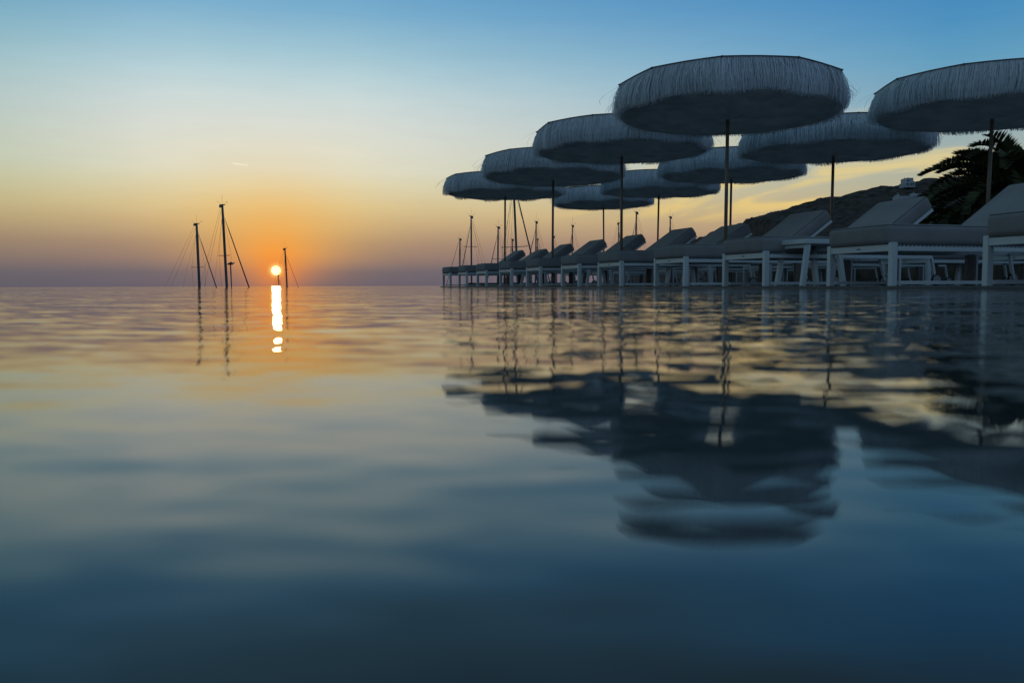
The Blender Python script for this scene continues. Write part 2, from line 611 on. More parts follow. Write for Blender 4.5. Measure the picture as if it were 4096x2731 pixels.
prof = np.interp(HX.ravel(), pxs, phs).reshape(HX.shape)
ss = np.clip((HY - 130) / 270, 0, 1)
ss = ss ** 1.25
back_f = 1 - 0.25 * np.clip((HY - 430) / 470, 0, 1)
nzz = (vnoise(HX / 14, HY / 14, 1) * 4 + vnoise(HX / 5, HY / 5, 2) * 1.8 + vnoise(HX / 2.3, HY / 2.3, 3) * 1.3)
HZ = SEA - 1 + (prof + 9.0 - 0.0) * ss * back_f * (prof > 0.01) + nzz * 0.8 * np.clip(prof / 25, 0, 1)
terr = np.sin(HZ * 1.4) * 0.25
HZ = HZ + terr * np.clip(prof / 25, 0, 1)
n1, n2 = HX.shape
vs = np.stack([HX, HY, HZ], -1).reshape(-1, 3).tolist()
ii = np.arange(n1 * n2).reshape(n1, n2)
fs = np.stack([ii[:-1, :-1], ii[:-1, 1:], ii[1:, 1:], ii[1:, :-1]], -1).reshape(-1, 4).tolist()
raw('hill', vs, fs, M_hill, smooth=True)['kind'] = 'structure'


def hill_z(x, y):
    i = int(np.argmin(abs(hy - y)))
    j = int(np.argmin(abs(hx - x)))
    return float(HZ[i, j])


# garden ground behind the terrace wall
prism('garden_ground', [at(-8, T_BACK), at(-8, 60), at(21.0, 34), at(21.0, T_BACK)], -8.6, -0.02, M_hill)

# ------------------------------------------------------------------ loungers
WID = 0.78
LEGH = 0.335


def cushion(length, width, th, parent, name, loc, rot=None, seed=0):
    bm = bmesh.new()
    bmesh.ops.create_cube(bm, size=1.0)
    for v in bm.verts:
        v.co.x *= length; v.co.y *= width; v.co.z *= th
    bmesh.ops.bevel(bm, geom=list(bm.edges), offset=0.042, segments=5, profile=0.55, affect='EDGES')
    bmesh.ops.triangulate(bm, faces=[f for f in bm.faces if len(f.verts) > 4])
    r = random.Random(seed)
    cuts = [e for e in bm.edges if e.calc_length() > 0.3]
    bmesh.ops.subdivide_edges(bm, edges=cuts, cuts=7, use_grid_fill=True)
    for v in bm.verts:
        u = 1 - (2 * v.co.x / length) ** 2
        w = 1 - (2 * v.co.y / width) ** 2
        u = max(u, 0); w = max(w, 0)
        if abs(v.co.z) > th * 0.45:
            v.co.z += math.copysign(0.012 * math.sqrt(u * w), v.co.z) * (1 if v.co.z > 0 else 0.2)
        if abs(v.co.x) > length * 0.49:
            v.co.x += math.copysign(0.010 * w, v.co.x) * (1 - (2 * v.co.z / th) ** 2)
        if abs(v.co.y) > width * 0.49:
            v.co.y += math.copysign(0.008 * u, v.co.y) * (1 - (2 * v.co.z / th) ** 2)
    mtx = Matrix.Translation(loc) @ (rot.to_4x4() if rot is not None else Matrix())
    bm.transform(mtx)
    me = bpy.data.meshes.new(name)
    bm.to_mesh(me)
    bm.free()
    me.materials.append(M_fabric)
    me.shade_smooth()
    o = link(bpy.data.objects.new(name, me), parent)
    # piping round the top seam
    hx_, hy_, hz_ = length / 2 - 0.012, width / 2 - 0.012, th / 2 - 0.008
    rc = 0.03
    pts = []
    for (cx_, cy_, a0) in ((hx_ - rc, hy_ - rc, 0), (-hx_ + rc, hy_ - rc, 90), (-hx_ + rc, -hy_ + rc, 180), (hx_ - rc, -hy_ + rc, 270)):
        for k in range(4):
            a = R(a0 + k * 30)
            pts.append(mtx @ Vector((cx_ + rc * math.cos(a), cy_ + rc * math.sin(a), hz_)))
    pts.append(pts[0])
    MB().tube(pts, 0.0058, 6, cap=False).build('piping', M_pipe, o, smooth=True)
    return o


def make_lounger(recline=35.0, gap=0.0):
    root = empty('sun_lounger')
    w2 = WID / 2
    Lf = 1.96
    lw = 0.052
    for x, y in ((lw / 2, w2 - lw / 2), (lw / 2, -w2 + lw / 2)):
        MB().box((x, y, LEGH / 2), (lw, 0.045, LEGH)).build('leg', M_white, root, bevel=0.003, segs=1)
    for y in (w2 - lw / 2, -w2 + lw / 2):
        MB().box((1.5, y, (LEGH - 0.055) / 2), (0.075, 0.04, LEGH - 0.055)).build('rear_leg', M_brown, root, bevel=0.003, segs=1)
        MB().box((1.565, y, (LEGH - 0.056) / 2), (0.022, 0.045, LEGH - 0.056)).build('leg_edge', M_white, root)
    f = MB()
    zt = LEGH - 0.045
    f.box((0.024, 0, zt + 0.004), (0.036, WID - 2 * 0.046, 0.052))
    for y in (w2 - 0.022, -w2 + 0.022):
        f.box((lw + (Lf - lw) / 2, y, zt - 0.004), (Lf - lw - 0.004, 0.036, 0.034))
    f.box((Lf - 0.02, 0, zt - 0.004), (0.034, WID - 0.09, 0.032))
    f.build('top_rail', M_white, root, bevel=0.003, segs=1)
    g = MB()
    for y in (w2 - 0.022, -w2 + 0.022):
        g.box((lw + (1.46 - lw) / 2, y, 0.028), (1.40 - lw, 0.032, 0.026))
    g.box((1.44, 0, 0.028), (0.03, WID - 0.09, 0.026))
    g.build('floor_rail', M_white, root)
    s = MB()
    for k in range(34):
        s.box((0.075 + k * 0.0385, 0, LEGH - 0.024), (0.026, WID - 0.10, 0.018))
    s.build('seat_slats', M_sling, root)
    # wheels
    for y in (w2 - 0.01, -w2 + 0.01):
        wv = MB()
        wv.tube([(Lf + 0.06, y - 0.014, 0.058), (Lf + 0.06, y + 0.014, 0.058)], 0.047, 20)
        wh = wv.build('wheel', M_wheel, root, smooth=False)
        ty = MB()
        pts = [(Lf + 0.06 + 0.052 * math.cos(a), y, 0.058 + 0.052 * math.sin(a)) for a in [2 * math.pi * k / 24 for k in range(25)]]
        ty.tube(pts, 0.0095, 6, cap=False).build('tyre', M_black, wh, smooth=True)
        MB().bar((Lf - 0.0, y * 0.97, zt), (Lf + 0.055, y * 0.97, 0.06), 0.03, 0.02).build('wheel_bracket', M_white, root)
    # a badge-like printed mark in the middle of the front rail, too small to read
    mk = MB()
    for k in range(5):
        mk.box((0.0045, -0.020 + k * 0.0095, zt + 0.006), (0.003, 0.006, 0.007))
    mk.build('rail_mark', M_mark, root)
    # cushions
    th = 0.154
    hinge = 1.32
    z0 = LEGH - 0.012
    cushion(hinge + 0.02, WID - 0.07, th, root, 'seat_cushion', Vector(((hinge - 0.02) / 2 + 0.0, 0, z0 + th / 2)))
    a = R(recline)
    rot = Matrix.Rotation(-a, 3, 'Y')
    Lb = 0.80
    ctr = Vector((hinge + 0.02, 0, z0 + 0.01)) + rot @ Vector((Lb / 2, 0, th / 2))
    cushion(Lb, WID - 0.07, th, root, 'back_cushion', ctr, rot)
    bf = MB()
    p0 = Vector((hinge, 0, z0 - 0.01))
    d = rot @ Vector((1, 0, 0))
    n = rot @ Vector((0, 0, 1))
    for y in (w2 - 0.05, -w2 + 0.05):
        bf.bar(p0 + Vector((0, y, 0)), p0 + d * 0.80 + Vector((0, y, 0)), 0.035, 0.03, up=n)
    bf.bar(p0 + d * 0.79 + Vector((0, -w2 + 0.068, 0)), p0 + d * 0.79 + Vector((0, w2 - 0.068, 0)), 0.03, 0.028, up=n)
    bf.build('back_frame', M_white, root)
    for y in (w2 - 0.11, -w2 + 0.11):
        top = p0 + d * 0.55 + Vector((0, y, -0.02))
        MB().bar(top, (1.62, y, LEGH - 0.07), 0.02, 0.016).build('back_prop', M_white, root)
    return root


front_Y = [5.75, 7.29, 8.90, 10.4, 12.07, 13.5, 15.2, 16.8, 18.5, 20.1, 21.7]


def s_of_Y(y):
    return y / RW.y


proto = make_lounger()
proto_b = make_lounger(31.0)
ordw = ['nearest', 'second nearest', 'third nearest', 'fourth nearest', 'fifth nearest', 'sixth nearest', 'seventh nearest',
        'fourth from the far end', 'third from the far end', 'second from the far end', 'last']
front_labels = [
    'nearest grey-cushioned white lounger at the right picture edge, cut off by it',
    'pool-edge lounger just right of the small white A-legged table, second from right',
    'pool-edge lounger just left of the small white A-legged side table',
    'fourth pool-edge lounger from the right, its side crossing the pole of the highest umbrella',
    'fifth lounger from the right along the pool edge',
    'sixth lounger from the right along the pool edge, middle one of eleven',
    'seventh lounger from the right along the pool edge, fifth from its far left end',
    'fourth lounger from the far left end of the pool-edge row',
    'third lounger from the far left end of the pool-edge row',
    'second lounger from the far left end of the pool-edge row',
    'smallest-looking lounger, last at the far left end of the pool-edge row']
rnd = random.Random(3)
protos = [proto, proto_b]
placed = 0
for i, y in enumerate(front_Y):
    src = protos[1] if i in (4, 9) else protos[0]
    if i == 0: o = proto
    elif i == 4: o = proto_b
    else: o = copy_tree(src)
    p = at(s_of_Y(y) - WID / 2, 0)
    o.location = (p.x, p.y, DECK)
    o.rotation_euler = (0, 0, AXA + R(rnd.uniform(-0.8, 0.8)))
    tag(o, front_labels[i], 'sun lounger', 'sun loungers in the row along the pool edge')
T2 = 3.05
S2OFF = -0.35
back_labels = ['lounger', ]
ordinals = ['nearest', 'second', 'third', 'fourth', 'fifth', 'sixth', 'seventh', 'eighth', 'ninth', 'tenth']
for i, y in enumerate(front_Y[1:]):
    o = copy_tree(proto if i % 3 else proto_b)
    p = at(s_of_Y(y) - WID / 2 + S2OFF, T2)
    o.location = (p.x, p.y, DECK)
    o.rotation_euler = (0, 0, AXA + R(rnd.uniform(-1.5, 1.5)))
    if i == 0:
        lb = 'nearest lounger of the back row, seen under the frames at the right picture edge'
    elif i == 9:
        lb = 'farthest lounger of the back row, seen through the legs at the far left end'
    else:
        lb = '%s lounger from the right in the back row, seen between the front row legs' % ordinals[i]
    tag(o, lb, 'sun lounger', 'sun loungers in the second row behind the pool-edge row')


# ------------------------------------------------------------------ side tables
def make_table():
    root = empty('side_table')
    MB().box((0, 0, 0.412), (0.44, 0.44, 0.042)).build('table_top', M_white, root, bevel=0.004, segs=1)
    for sx in (-1, 1):
        for sy in (-1, 1):
            MB().bar((sx * 0.225, sy * 0.20, 0.0), (sx * 0.165, sy * 0.185, 0.392), 0.042, 0.042, up=(0, 1, 0)).build('leg', M_white, root)
    m = MB()
    for sx in (-1, 1):
        m.box((sx * 0.17, 0, 0.372), (0.03, 0.34, 0.03))
    m.build('cross_brace', M_white, root)
    return root


tproto = make_table()
tabs = [(8.05, 0.42, 0.0, 'small white A-legged side table between two pool-edge loungers, left of the palm'),
        (11.3, 1.0, 0.1, 'white side table beside the tallest umbrella pole between pool-edge loungers'),
        (14.4, 1.0, -0.1, 'white side table beside the second front umbrella pole from the right'),
        (17.6, 1.0, 0.0, 'white side table beside the third front umbrella pole from the right'),
        (9.7, 3.9, 0.0, 'white side table in the back row, seen under the nearest loungers'),
        (12.9, 4.0, 0.1, 'middle white side table of the back row, seen under the pool-edge loungers'),
        (16.0, 4.0, 0.0, 'farthest white side table of the back row')]
for i, (y, t, rz, lb) in enumerate(tabs):
    o = tproto if i == 0 else copy_tree(tproto)
    p = at(s_of_Y(y), t)
    o.location = (p.x, p.y, DECK)
    o.rotation_euler = (0, 0, AXA + rz)
    tag(o, lb, 'side table', 'white side tables between loungers')

# ------------------------------------------------------------------ umbrellas
NR = 10
RU = 1.39
ZR = 2.545
ZT = 2.67


def rim_point(u, r=RU):
    """u in 0..NR : point on the polygon rim with a slight inward sag between the ribs"""
    i = int(math.floor(u)) % NR
    f = u - math.floor(u)
    a0, a1 = 2 * math.pi * i / NR, 2 * math.pi * (i + 1) / NR
    p = Vector((math.cos(a0), math.sin(a0), 0)).lerp(Vector((math.cos(a1), math.sin(a1), 0)), f) * r
    p *= 1 - 0.006 * math.sin(math.pi * f)
    p.z = ZR + 0.012 * math.sin(math.pi * f)
    return p


def fringe_mesh(seed, messy=0.02):
    r = random.Random(seed)
    vs, fs = [], []
    layers = [(0.0, 0.375, 2300, 1.0), (-0.03, 0.365, 1700, 0.7), (-0.07, 0.36, 1300, 0.4), (-0.13, 0.35, 1100, 0.2)]
    ph = [r.uniform(0, 6.28) for _ in range(6)]
    for off, ln, cnt, fl in layers:
        for k in range(cnt):
            u = (k + r.uniform(-0.5, 0.5)) / cnt * NR
            p = rim_point(u % NR, RU + off + r.uniform(-0.008, 0.008))
            out = Vector((p.x, p.y, 0)).normalized()
            tan = Vector((-out.y, out.x, 0))
            a = math.atan2(out.y, out.x)
            wave = 0.5 + 0.5 * math.sin(5 * a + ph[0]) * math.sin(3 * a + ph[1])
            L_ = ln * r.uniform(0.93, 1.03) + 0.02 * math.sin(9 * a + ph[2])
            flare = (0.06 + 0.05 * wave) * (0.35 + 0.65 * fl) + r.uniform(-0.02, 0.03)
            swing = 0.03 * math.sin(4 * a + ph[3]) + 0.012 * math.sin(13 * a + ph[4]) + r.gauss(0, 0.012)
            wild = r.random() < messy * (2.2 if wave > 0.62 else 0.3)
            if wild:
                flare += r.uniform(0.06, 0.22)
                swing += r.uniform(-0.14, 0.14)
                L_ *= r.uniform(0.75, 1.0)
            w = r.uniform(0.0045, 0.0085)
            nseg = 4
            lo = len(vs)
            tw = r.uniform(-0.7, 0.7)
            sd = (tan * math.cos(tw) + out * math.sin(tw)) * (w / 2)
            kink = r.gauss(0, 0.008)
            for j in range(nseg + 1):
                s = j / nseg
                c = p + out * (flare * math.sin(s * 1.9) * 0.95 + kink * math.sin(s * 6)) + tan * (swing * s ** 1.4 + kink * math.sin(5 * s)) + Vector((0, 0, -L_ * s + (-0.035 if off < 0 else -0.008)))
                if wild:
                    c += Vector((0, 0, 0.05 * s * s))
                ww = 1.0 - 0.5 * s ** 3
                vs.append(c - sd * ww)
                vs.append(c + sd * ww)
            for j in range(nseg):
                fs.append((lo + 2 * j, lo + 2 * j + 1, lo + 2 * j + 3, lo + 2 * j + 2))
    me = bpy.data.meshes.new('fringe')
    me.from_pydata([tuple(v) for v in vs], [], fs)
    me.materials.append(M_fringe)
    # soft rounded shading: a ribbon reads as a strand
    return me


def make_umbrella(seed, messy):
    r = random.Random(seed)
    root = empty('fringed_umbrella')
    MB().tube([(0, 0, 0.02), (0, 0, ZT + 0.01)], 0.0225, 14).build('pole', M_wood, root, smooth=True)
    b = MB()
    b.box((0, 0, 0.012), (0.34, 0.34, 0.022))
    b.tube([(0, 0, 0.022), (0, 0, 0.20)], 0.034, 14)
    b.build('base', M_steel, root)
    # canopy top: ten panels, slightly hollow between ribs
    vs, fs = [], []
    nr, nu = 6, 8
    for i in range(nr + 1):
        f = i / nr
        for k in range(NR * nu):
            u = k / nu
            p = rim_point(u, RU + 0.004)
            fr = u - math.floor(u)
            z = ZR + (ZT - ZR) * (1 - f) - 0.03 * math.sin(math.pi * fr) * math.sin(math.pi * f) + 0.02 * math.sin(math.pi * f)
            vs.append((p.x * max(f, 0.02), p.y * max(f, 0.02), z + (p.z - ZR) * f + 0.004))
    nn = NR * nu
    for i in range(nr):
        for k in range(nn):
            k2 = (k + 1) % nn
            fs.append((i * nn + k, (i + 1) * nn + k, (i + 1) * nn + k2, i * nn + k2))
    lo = len(vs)
    for k in range(nn):                       # valance hem the fringe is sewn to
        p = rim_point(k / nu, RU - 0.004)
        vs.append((p.x * 0.995, p.y * 0.995, p.z - 0.31))
    for k in range(nn):
        k2 = (k + 1) % nn
        fs.append((nr * nn + k, lo + k, lo + k2, nr * nn + k2))
    cp = raw('canopy', vs, fs, M_canopy, root, smooth=False)
    # seam cord on the rim with a nub at each rib end
    m = MB()
    m.tube([rim_point(k / 4, RU + 0.006) + Vector((0, 0, 0.004)) for k in range(NR * 4 + 1)], 0.007, 6, cap=False)
    for k in range(NR):
        p = rim_point(float(k), RU)
        m.tube([p * 1.0 + Vector((0, 0, -0.012)), Vector((p.x * 1.012, p.y * 1.012, p.z + 0.008))], 0.010, 8)
    m.build('rim_cord', M_pipe, root, smooth=True)
    # lining hung under the ribs: radial folds
    vs, fs = [], []
    nr, nu = 12, 12
    nn = NR * nu
    p1, p2 = r.uniform(0, 6), r.uniform(0, 6)
    for i in range(nr + 1):
        f = max(i / nr, 0.025)
        for k in range(nn):
            a = 2 * math.pi * k / nn
            rr_ = (RU - 0.03) * f
            z = 2.12 + 0.060 * f ** 2.0
            z += (0.022 * math.cos(NR * a) + 0.018 * math.sin(7 * a + p1) + 0.012 * math.sin(17 * a + p2)) * math.sin(math.pi * min(1, f * 1.0)) ** 0.7 * f ** 0.3
            vs.append((rr_ * math.cos(a), rr_ * math.sin(a), z))
    for i in range(nr):
        for k in range(nn):
            k2 = (k + 1) % nn
            fs.append((i * nn + k, i * nn + k2, (i + 1) * nn + k2, (i + 1) * nn + k))
    raw('lining', vs, fs, M_lining, root, smooth=True)
    for k in range(NR):
        a = 2 * math.pi * k / NR
        c, s = math.cos(a), math.sin(a)
        MB().bar((0.05 * c, 0.05 * s, ZT - 0.035), (RU * 0.985 * c, RU * 0.985 * s, ZR - 0.02), 0.018, 0.022).build('rib', M_wood, root)
    link(bpy.data.objects.new('fringe', fringe_mesh(seed, messy)), root)
    MB().tube([(0, 0, ZT + 0.01), (0, 0, ZT + 0.02), (0, 0, ZT + 0.03), (0, 0, ZT + 0.04)], [0.035, 0.05, 0.03, 0.008], 12).build('finial', M_wood, root, smooth=True)
    return root


upro = [make_umbrella(11, 0.02), make_umbrella(12, 0.03), make_umbrella(13, 0.09)]
umb = [  # x, y, proto, turn, scale, label
    (2.75, 11.05, 0, 1, 1.0, 'large fringed umbrella highest in the picture, over the pool-edge loungers'),
    (1.81, 14.15, 1, 28.7, 1.0, 'second fringed umbrella from the right in the pool-side line, overlapping the highest one'),
    (0.82, 17.3, 0, 15.3, 1.0, 'third fringed umbrella from the right in the pool-side line'),
    (-0.17, 20.5, 1, 1, 1.0, 'fringed umbrella farthest left, last of the pool-side line'),
    (6.13, 11.1, 1, 12.2, 1.0, 'fringed umbrella cut off by the right edge of the picture'),
    (5.28, 14.2, 2, 10.5, 1.06, 'shaggiest fringed umbrella with curled strands, left of the palm tree'),
    (4.37, 17.2, 1, 33.7, 1.0, 'fringed umbrella of the back line behind the highest umbrella pole'),
    (3.42, 20.2, 2, 12, 0.97, 'second fringed umbrella from the left in the back line'),
    (2.50, 23.2, 0, 5, 0.94, 'smallest-looking fringed umbrella, farthest of the back line'),
]
usedp = set()
for (x, y, pi, turn, sc, lb) in umb:
    if pi in usedp:
        o = copy_tree(upro[pi])
    else:
        o = upro[pi]; usedp.add(pi)
    o.location = (x, y, DECK)
    o.scale = (sc, sc, 1.0)
    o.rotation_euler = (R(rnd.uniform(-0.9, 0.9)), R(rnd.uniform(-0.7, 0.9)), R(turn))
    tag(o, lb, 'umbrella', 'white fringed umbrellas over the loungers')


# ------------------------------------------------------------------ boats
def boat(x_top, y, h, lean, r_mast, bow, spreader, label, fore=0.93, fslope=0.28, bslope=0.26, yaw=0.0, curl=False,
         extra=None, furled=0.06):
    """x_top: world X of the masthead; h: masthead height; bow = +1 to the right, -1 to the left"""
    root = empty('sailboat')
    Ht = h - SEA                            # above the sea
    root.location = (x_top + lean * Ht, y, SEA)
    root.rotation_euler = (0, -math.atan(lean), 0)
    Ld = Ht * 0.62
    B = Ld * 0.28
    nst = 14
    vs, fs = [], []
    for i in range(nst + 1):
        f = i / nst
        x = -Ld * 0.48 + Ld * f
        wd = B / 2 * (math.sin(math.pi * min(1, 0.28 + 0.72 * f)) ** 0.75 if f < 1 else 0.02)
        sh = 1.15 + 0.35 * f * f
        prf = [(0, -0.45), (wd * 0.55, -0.30), (wd * 0.9, 0.1), (wd, sh * 0.6), (wd * 0.98, sh)]
        row = [(bow * x, yy, zz) for yy, zz in prf] + [(bow * x, -yy, zz) for yy, zz in reversed(prf[1:])]
        vs += row
    m = 9
    for i in range(nst):
        for k in range(m - 1):
            fs.append((i * m + k, (i + 1) * m + k, (i + 1) * m + k + 1, i * m + k + 1))
        fs.append((i * m + m - 1, (i + 1) * m + m - 1, (i + 1) * m, i * m))
        # deck
    fs.append(tuple(range(m)))
    mb = MB()
    mb.add(vs, fs)
    mb.build('hull', M_hull, root, smooth=True)
    dv, df = [], []
    for i in range(nst + 1):
        a = vs[i * m + 4]; b = vs[i * m + 5]
        dv += [(a[0], a[1] * 0.97, a[2] - 0.02), (b[0], b[1] * 0.97, b[2] - 0.02)]
    for i in range(nst):
        df.append((2 * i, 2 * i + 1, 2 * i + 3, 2 * i + 2))
    raw('deck', dv, df, M_deckb, root)
    cb = MB()
    cb.box((bow * Ld * 0.04, 0, 1.38), (Ld * 0.36, B * 0.5, 0.42))
    cab = cb.build('cabin', M_hull, root, bevel=0.08)
    w = MB()
    for sx in (-0.1, 0.0, 0.1, 0.18):
        w.box((bow * Ld * sx, 0, 1.42), (Ld * 0.05, B * 0.5 + 0.03, 0.14))
    w.build('cabin_window', M_dark, cab)
    # mast with masthead gear
    r0 = r_mast
    MB().tube([(0, 0, 1.1), (0, 0, Ht * 0.5), (0, 0, Ht * 0.9), (0, 0, Ht)], [r0, r0, r0 * 0.95, r0 * 0.8], 10).build('mast', M_mast, root, smooth=True)
    g = MB()
    g.box((0, 0, Ht + 0.02), (r0 * 3.8, 0.12, 0.09))
    g.box((-bow * r0 * 1.6, 0, Ht - 0.12), (r0 * 1.6, 0.1, 0.2))
    g.tube([(-r0 * 1.5, 0, Ht), (-r0 * 2, 0, Ht + 0.22), (-r0 * 4.0, 0, Ht + 0.32)], 0.008, 5)
    g.tube([(r0 * 2.0, 0, Ht), (r0 * 3.6, 0, Ht + 0.30)], 0.008, 5)
    g.tube([(r0 * 3.0, 0, Ht + 0.26), (r0 * 4.4, 0, Ht + 0.20)], 0.012, 5)
    g.tube([(0, 0, Ht), (0.02, 0, Ht + 0.95)], 0.008, 5)
    g.build('masthead_gear', M_mast, root)
    for fz, wv in spreader:
        MB().tube([(-wv, 0.1, Ht * fz + 0.03), (0, 0, Ht * fz), (wv * 0.8, -0.1, Ht * fz + 0.03)], 0.028, 6).build('spreader', M_mast, root)
    # boom with sail cover
    MB().tube([(0, 0, 2.3), (-bow * Ld * 0.38, 0, 2.35)], [0.10, 0.14], 8).build('boom', M_sailcover, root, smooth=True)
    # furled headsail on the forestay
    top = Vector((bow * r0, 0, Ht * fore))
    bot = Vector((bow * fslope * Ht * fore, 0, 1.45))
    MB().tube([top, top.lerp(bot, 0.04), top.lerp(bot, 0.1), top.lerp(bot, 0.5), bot], [0.012, 0.02, furled * 0.7, furled, furled * 1.15], 8).build('furled_sail', M_sailcover, root, smooth=True)
    sw = MB()
    sw.tube([(-bow * r0, 0, Ht), (-bow * bslope * Ht, 0.2, 1.3)], 0.009, 4)
    sw.tube([(-bow * r0, 0, Ht * 0.97), (-bow * bslope * Ht * 0.82, -0.4, 1.3)], 0.009, 4)
    sw.tube([(-bow * r0, 0, Ht * 0.92), (-bow * bslope * Ht * 0.55, 0.6, 1.3)], 0.007, 4)
    for sgn in (-1, 1):
        wv = spreader[0][1] if spreader else 0.5
        fz = spreader[0][0] if spreader else 0.6
        sw.tube([(0, 0, Ht * 0.97), (sgn * wv * 0.95, -sgn * 0.1, Ht * fz), (sgn * wv * 1.05, -sgn * 1.2, 1.3)], 0.008, 4)
        sw.tube([(0, 0, Ht * fz * 0.98), (sgn * wv * 0.7, -sgn * 1.1, 1.3)], 0.007, 4)
    sw.build('rigging', M_wire, root)
    # lifelines
    ll = MB()
    for sgn in (-1, 1):
        pts = [(vs[i * m + (4 if sgn > 0 else 5)][0], vs[i * m + (4 if sgn > 0 else 5)][1] * 0.95, vs[i * m + 4][2] + 0.6) for i in range(1, nst)]
        ll.tube(pts, 0.012, 4)
        for p in pts[::2]:
            ll.tube([(p[0], p[1], p[2] - 0.62), p], 0.012, 4)
    ll.build('guard_rail', M_wire, root)
    if extra == 'radar':
        px = 0.33
        q_ = MB()
        q_.tube([(px, 0.3, 1.2), (px, 0.3, 10.02)], 0.05, 8)
        q_.build('radar_pole', M_mast, root)
        q_ = MB()
        q_.tube([(px - 0.28, 0.3, 10.0), (px - 0.1, 0.3, 10.05), (px + 0.15, 0.3, 10.05), (px + 0.40, 0.3, 10.12)], [0.04, 0.09, 0.08, 0.03], 8)
        q_.tube([(px + 0.05, 0.3, 9.95), (px + 0.05, 0.3, 10.2)], [0.18, 0.10], 10)
        q_.build('wind_generator', M_mast, root, smooth=True)
    tag(root, label, 'sailboat', 'sailboats anchored beyond the pool edge')
    return root


def PX(px, y):
    return (px - 2048) / 3413 * y


def HT(py, px, y):
    hor = 1143 - 0.003 * (px - 2048)
    return CAM_Z + (hor - py) / 3413 * y


def bt(px, py, y, lean, wpx, bow, spr, label, **k):
    e = (HT(py, px, y) - CAM_Z) / y
    boat(PX(px, y) * (0.998 - 0.065 * e), y, HT(py, px, y), lean, wpx / 2 / 3413 * y, bow, spr, label, **k)


bt(788, 898, 92, 0.018, 10.5, 1, [(0.685, 0.8)], 'sailboat with the shorter of two thick masts at left, farthest left of all', fslope=0.27, bslope=0.50)
bt(891, 824, 76, 0.030, 10.5, 1, [(0.707, 0.6)], 'sailboat with the tallest mast at left and a radar pole beside it', fslope=0.275, bslope=0.30, extra='radar')
bt(1141, 996, 118, 0.035, 6.5, 1, [(0.78, 0.3)], 'sailboat with a thin mast just right of the setting sun', fslope=0.30, bslope=0.34, furled=0.03)
bt(1115, 1104, 160, 0.02, 3.4, 1, [], 'sailboat whose short thin mast top stands right under the sun', furled=0.02)
bt(1841, 958, 120, -0.01, 6, -1, [], 'sailboat with the leftmost mast over the far end of the loungers', fslope=0.26, fore=0.99, furled=0.035)
bt(1886, 869, 92, 0.0, 7, -1, [(0.79, 0.8)], 'sailboat with the tall straight mast over the farthest loungers', fslope=0.19, fore=0.93, furled=0.05)
bt(1994, 911, 100, -0.012, 7, -1, [(0.75, 0.7)], 'sailboat with a mast just left of the farthest pool-side umbrella pole', fslope=0.20, fore=0.93, furled=0.05)
bt(2056, 740, 64, 0.040, 9.5, 1, [(0.70, 1.1)], 'sailboat whose big leaning mast rises behind the farthest-left umbrella', fslope=0.185, bslope=0.16, fore=0.99)
bt(2050, 960, 112, 0.0, 6, -1, [(0.6, 0.6)], 'sailboat with a short mast between an umbrella pole and the big leaning mast', fslope=0.2, furled=0.04)
bt(2146, 890, 96, -0.012, 6, -1, [(0.76, 0.6)], 'sailboat with a mast right of the big leaning mast', fslope=0.22, furled=0.05)
bt(2151, 958, 118, 0.014, 4, -1, [], 'sailboat with a low dark mast touching the mast right of the big leaning one', fslope=0.18, furled=0.03)
bt(2215, 948, 110, 0.0, 5, -1, [], 'sailboat with a mast half hidden by the third pool-side umbrella pole', fslope=0.18, furled=0.03)
bt(2291, 905, 104, -0.006, 5.5, -1, [(0.6, 0.5)], 'sailboat with a mast left of the smallest umbrella pole, above the loungers', fslope=0.13, furled=0.04)
bt(2476, 895, 104, 0.01, 5, 1, [], 'sailboat with a mast just left of the second pool-side umbrella pole', fslope=0.08, furled=0.02)
bt(2547, 853, 90, -0.012, 7, -1, [(0.6, 0.5)], 'sailboat with a mast between the second pool-side pole and the back line pole', fslope=0.18, furled=0.05)
bt(2682, 871, 100, 0.02, 6, -1, [], 'sailboat with the rightmost mast, against yellow clouds', fslope=0.05, furled=0.02)


# ------------------------------------------------------------------ houses on the hill
def house(px, base_py, y, w, hgt, d, label, blocks, chim):
    x = PX(px, y)
    z = HT(base_py, px, y)
    root = empty('white_house', (x, y, z - 1.0))
    for (bx, by, bw, bd, bh) in blocks:
        MB().box((bx, by, bh / 2), (bw, bd, bh)).build('wall', M_house, root, bevel=0.12, segs=2)
    for (wx, wy, wz, ww, wh) in label[1]:
        fr = MB().box((wx, wy, wz), (ww, 0.16, wh)).build('window', M_dark, root)
        MB().box((wx, wy - 0.05, wz - wh / 2 - 0.09), (ww + 0.3, 0.3, 0.12)).build('sill', M_house, fr)
    for (cx_, cy_, cz_, cw, ch) in chim:
        MB().tube([(cx_, cy_, cz_ - 0.3), (cx_, cy_, cz_ + ch * 0.7), (cx_, cy_, cz_ + ch)], [cw * 0.6, cw * 0.45, cw * 0.35], 8).build('chimney', M_house, root)
    tag(root, label[0], 'house', 'white houses on the hillside')


